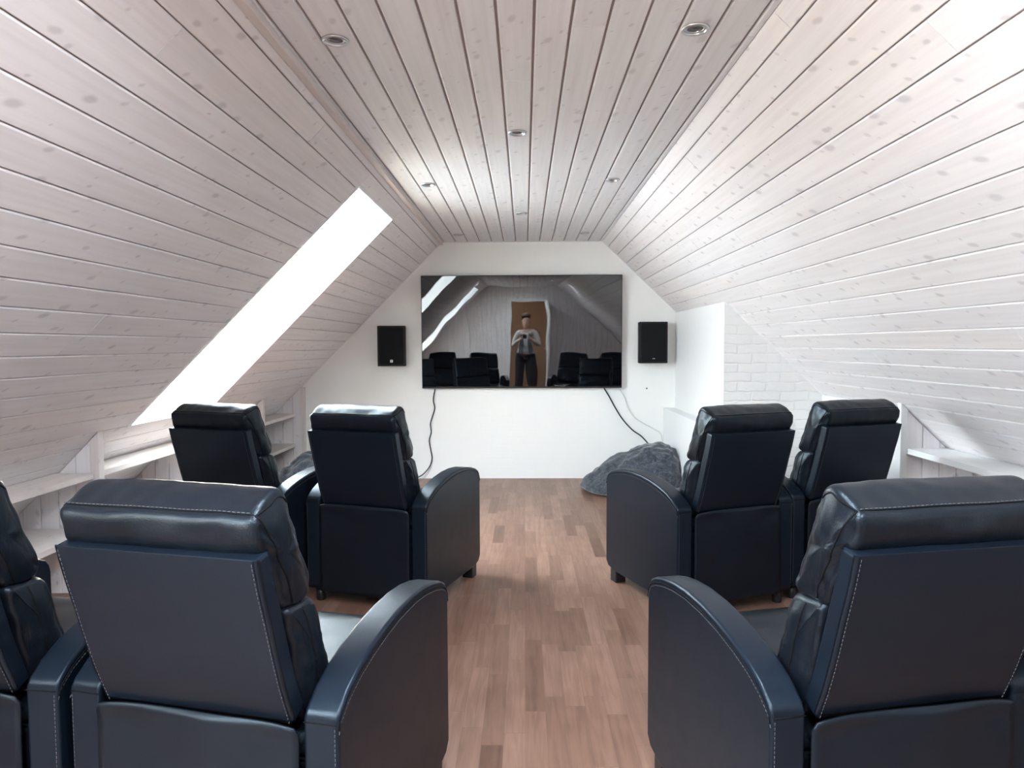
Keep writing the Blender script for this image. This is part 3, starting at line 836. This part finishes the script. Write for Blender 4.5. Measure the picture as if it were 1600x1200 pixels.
chairs = [((-0.700, 1.460), -12.8, 'black leather recliner in the front row, beside the aisle on its left'),
          ((-1.372, 1.560), -6.0, 'black leather recliner cut off by the left picture edge, front row'),
          ((0.825, 1.490), 11.7, 'black leather recliner in the front row, beside the aisle on its right'),
          ((1.500, 1.640), 11.7, 'black leather recliner mostly outside the right picture edge, front row'),
          ((-0.775, 3.370), -18.0, 'black leather recliner in the second row, left of the aisle, below the television'),
          ((-1.500, 3.490), -18.5, 'black leather recliner in the second row, nearest the skylight and left shelving'),
          ((1.000, 3.330), 22.0, 'black leather recliner in the second row, right of the aisle, before the beanbag'),
          ((1.626, 3.596), 20.0, 'black leather recliner in the second row, nearest the right slope and white shelf')]
proto = make_recliner()
for i, ((x, y), a, lab) in enumerate(chairs):
    c = proto if i == 0 else copy_tree(proto)
    c.location = (x, y, 0); c.rotation_euler = (0, 0, R(a)); tag(c, lab, 'recliner', 'black leather recliners facing the television')

# ---------------------------------------------------------------- bean bags
def beanbag(name, loc, rz, sx, sy, sz, lean, label, seed):
    bm = bmesh.new(); bmesh.ops.create_uvsphere(bm, u_segments=96, v_segments=64, radius=1)
    for v in bm.verts:
        p = v.co.copy(); z = (p.z + 1)/2
        rr = (1 - z**1.7)**0.62 if z < 1 else 0
        l = math.hypot(p.x, p.y); dx, dy = (p.x/l, p.y/l) if l > 1e-6 else (0, 0)
        if z < 0.12: rr = rr * (0.80 + 0.20*math.sin(z/0.12*math.pi/2))
        if l < 0.30 and p.z < 0: rr = l/0.30*0.8*rr
        ang = math.atan2(dy, dx)
        fold = 1 + 0.05*math.sin(ang*6 + seed)*z + 0.05*noise.noise(Vector((dx*2, dy*2, z*4 + seed)))
        x = dx*rr*fold*sx + lean*sx*z**1.5; y = dy*rr*fold*sy; zz = z*sz
        n = noise.noise(Vector((x*7+seed, y*7, zz*9)))*0.013 + noise.noise(Vector((x*18+seed, y*18, zz*22)))*0.008
        cr = -0.025*math.exp(-((z-0.78 - 0.12*math.sin(ang*2+seed))/0.05)**2)
        v.co = Vector((x + dx*(n+cr), y + dy*(n+cr), max(0.001, zz + (n*1.2 if z > 0.3 else 0))))
    o = finish(name, bm, M_VEL, smooth=True); o.location = loc; o.rotation_euler = (0, 0, rz)
    tag(o, label, 'beanbag', 'grey velvet beanbags'); return o
beanbag('beanbag', (0.94, 6.18, 0), 0, 0.47, 0.40, 0.43, 0.50, 'grey crushed velvet beanbag slumped against the wall below the right speaker', 1.3)
beanbag('beanbag', (-1.70, 5.95, 0), R(160), 0.40, 0.42, 0.38, 0.3, 'dark grey beanbag partly hidden behind the second-row left recliners', 4.6)
# ---------------------------------------------------------------- the photographer (seen mirrored in the television)
M_SKIN = mat_plain('skin', (0.52, 0.32, 0.24), 0.55); M_HAIR = mat_plain('brown_hair', (0.10, 0.055, 0.03), 0.7)
M_JACK = mat_plain('beige_jacket_cloth', (0.55, 0.50, 0.45), 0.9); M_VEST = mat_plain('grey_vest_cloth', (0.14, 0.145, 0.155), 0.9)
M_TROU = mat_plain('dark_trouser_cloth', (0.018, 0.018, 0.022), 0.9); M_SHIRT = mat_plain('pale_shirt_cloth', (0.70, 0.70, 0.70), 0.8)
def skinned(name, chains, mat, parent, root_i=0, sub=2, smooth=True):
    """chains: lists of ((x,y,z), r) ; shared points join the branches"""
    verts, rad, edges, idx = [], [], [], {}
    def vid(p, r):
        k = tuple(round(c, 4) for c in p)
        if k not in idx: idx[k] = len(verts); verts.append(p); rad.append(r)
        return idx[k]
    for ch in chains:
        ids = [vid(p, r) for p, r in ch]
        for a, b in zip(ids, ids[1:]):
            if (a, b) not in edges and (b, a) not in edges: edges.append((a, b))
    me = D.meshes.new(name); me.from_pydata(verts, edges, []); o = link(name, me, [mat], parent)
    md = o.modifiers.new('skin', 'SKIN'); md.use_smooth_shade = True
    for i, r in enumerate(rad):
        rr = r if isinstance(r, tuple) else (r, r)
        me.skin_vertices[0].data[i].radius = rr
        me.skin_vertices[0].data[i].use_root = (i == root_i)
    s = o.modifiers.new('sub', 'SUBSURF'); s.levels = sub; s.render_levels = sub
    return o
PX, PY = 0.035, -0.36
per = empty('person', (PX, PY, 0))
tag(per, 'person in beige jacket and dark trousers photographing, mirrored in the television', 'person')
def hand(s):
    """wrist, palm and five separate bent fingers closing on the camera body (s=+1: person's left, +X)"""
    w = (s*0.105, 0.225, 1.215); pm = (s*0.092, 0.262, 1.232)
    ch = [[(w, 0.026), (pm, 0.030)]]
    for k, (dz, ln) in enumerate(((0.034, 0.9), (0.014, 1.0), (-0.006, 0.94), (-0.024, 0.78))):
        b = (s*0.090, 0.288, 1.238 + dz*0.9)
        ch.append([(pm, 0.030), (b, 0.0105), ((s*0.080, 0.288+0.028*ln, 1.240+dz), 0.0092), ((s*(0.080-0.030*ln), 0.292+0.030*ln, 1.240+dz), 0.0080)])
    ch.append([(pm, 0.030), ((s*0.078, 0.246, 1.262), 0.0125), ((s*0.058, 0.243, 1.285), 0.0105), ((s*0.034, 0.246, 1.290), 0.009)])
    return ch
def arm_chain(s):
    return [((0, -0.01, 1.335), (0.085, 0.07)), ((s*0.165, -0.015, 1.345), 0.056), ((s*0.225, 0.00, 1.205), 0.044), ((s*0.255, 0.035, 1.085), 0.038), ((s*0.19, 0.135, 1.155), 0.033), ((s*0.105, 0.225, 1.215), 0.026)]
def leg_chain(s):
    return [((0, 0, 0.90), (0.13, 0.10)), ((s*0.085, 0.0, 0.82), 0.082), ((s*0.098, 0.012, 0.46), 0.052), ((s*0.105, -0.012, 0.26), 0.047), ((s*0.11, -0.02, 0.085), 0.032), ((s*0.125, 0.06, 0.035), 0.034), ((s*0.135, 0.14, 0.028), 0.028)]
torso = [((0, 0, 0.90), (0.13, 0.10)), ((0, 0.0, 1.05), (0.125, 0.085)), ((0, -0.01, 1.20), (0.15, 0.095)), ((0, -0.01, 1.335), (0.085, 0.07)), ((0, 0.0, 1.400), 0.046),
         ((0, 0.014, 1.450), (0.070, 0.080)), ((0, 0.018, 1.520), (0.086, 0.097)), ((0, 0.012, 1.590), (0.070, 0.080))]
body = skinned('body', [torso, arm_chain(1), arm_chain(-1), leg_chain(1), leg_chain(-1)] + hand(1) + hand(-1), M_SKIN, per)
# face, ears, hair
bm = bmesh.new(); prism(bm, [(0.096, 1.548), (0.126, 1.503), (0.122, 1.495), (0.092, 1.493)], 'x', -0.011, 0.011, 0.004, 2); finish('nose', bm, M_SKIN, per, smooth=True)
for s in (-1, 1):
    bm = bmesh.new(); bmesh.ops.create_uvsphere(bm, u_segments=12, v_segments=8, radius=0.008); bmesh.ops.translate(bm, verts=bm.verts, vec=(s*0.029, 0.094, 1.538)); finish('eye', bm, M_HAIR, per, smooth=True)
    bm = bmesh.new(); bmesh.ops.create_uvsphere(bm, u_segments=12, v_segments=8, radius=0.028); bmesh.ops.scale(bm, verts=bm.verts, vec=(0.35, 0.6, 1)); bmesh.ops.translate(bm, verts=bm.verts, vec=(s*0.086, 0.0, 1.518)); finish('ear', bm, M_SKIN, per, smooth=True)
bm = bmesh.new(); box(bm, -0.023, 0.023, 0.080, 0.1000, 1.463, 1.471, 0.003, 2); finish('mouth', bm, mat_plain('lips', (0.42, 0.19, 0.16), 0.5), per)
bm = bmesh.new(); bmesh.ops.create_uvsphere(bm, u_segments=40, v_segments=28, radius=1)
for v in bm.verts:
    p = v.co.copy(); n = 1 + 0.07*noise.noise(p*5)
    v.co = Vector((p.x*0.092*n, p.y*0.100*n - 0.012, max(p.z, -0.6 if p.y < 0.1 else 0.15)*0.076*n + 1.602 + (0.012*max(0, p.y)*max(0, p.z))))
finish('hair', bm, M_HAIR, per, smooth=True)
# clothes
def slv(s): return [((0, -0.01, 1.335), (0.10, 0.082)), ((s*0.158, -0.015, 1.345), 0.062), ((s*0.225, 0.00, 1.205), 0.052), ((s*0.255, 0.035, 1.083), 0.048), ((s*0.19, 0.135, 1.155), 0.042), ((s*0.125, 0.205, 1.200), 0.038)]
skinned('jacket', [[((0, 0, 0.93), (0.165, 0.118)), ((0, 0, 1.03), (0.155, 0.110)), ((0, -0.005, 1.18), (0.165, 0.112)), ((0, -0.01, 1.335), (0.10, 0.082)), ((0, -0.008, 1.385), 0.066)], slv(1), slv(-1)], M_JACK, per, root_i=1)
def lg(s): return [((0, 0, 0.96), (0.145, 0.112)), ((s*0.085, 0, 0.86), 0.105), ((s*0.088, 0.0, 0.80), 0.102), ((s*0.094, 0.010, 0.46), 0.082), ((s*0.108, -0.012, 0.25), 0.066), ((s*0.112, -0.015, 0.075), 0.060)]
skinned('trousers', [lg(1), lg(-1)], M_TROU, per)
for s in (-1, 1):
    skinned('shoe', [[((s*0.112, -0.05, 0.045), 0.042), ((s*0.118, 0.03, 0.045), 0.044), ((s*0.130, 0.11, 0.038), 0.040), ((s*0.138, 0.165, 0.030), 0.030)]], M_FOOT, per)
    bm = bmesh.new(); prism(bm, [(s*0.045, 0.89), (s*0.125, 0.89), (s*0.120, 1.30), (s*0.075, 1.33), (s*0.040, 1.12)], 'y', 0.094, 0.118, 0.006, 2); finish('vest_panel', bm, M_VEST, per, wn=True)
bm = bmesh.new(); prism(bm, [(-0.042, 0.93), (0.042, 0.93), (0.048, 1.12), (0.060, 1.34), (-0.060, 1.34), (-0.048, 1.12)], 'y', 0.088, 0.112, 0.005, 2); finish('shirt_front', bm, M_SHIRT, per, wn=True)
# hand-held camera: a thing of its own
kc = empty('handheld_camera', (0.0, -0.075, 1.262)); tag(kc, 'black handheld camera gripped in front of the photographer, mirrored in the television', 'camera')
bm = bmesh.new(); box(bm, -0.066, 0.066, -0.018, 0.026, -0.042, 0.040, 0.006, 2); box(bm, -0.022, 0.022, -0.012, 0.022, 0.038, 0.058, 0.005, 2); finish('camera_body', bm, M_FOOT, kc, wn=True)
bm = bmesh.new(); lathe(bm, [(0, 0), (0.031, 0), (0.032, 0.030), (0.029, 0.032), (0.027, 0.026), (0, 0.024)], 28); bmesh.ops.rotate(bm, verts=bm.verts, matrix=Matrix.Rotation(R(-90), 3, 'X')); bmesh.ops.translate(bm, verts=bm.verts, vec=(0, 0.026, 0)); finish('lens', bm, M_SPK, kc)
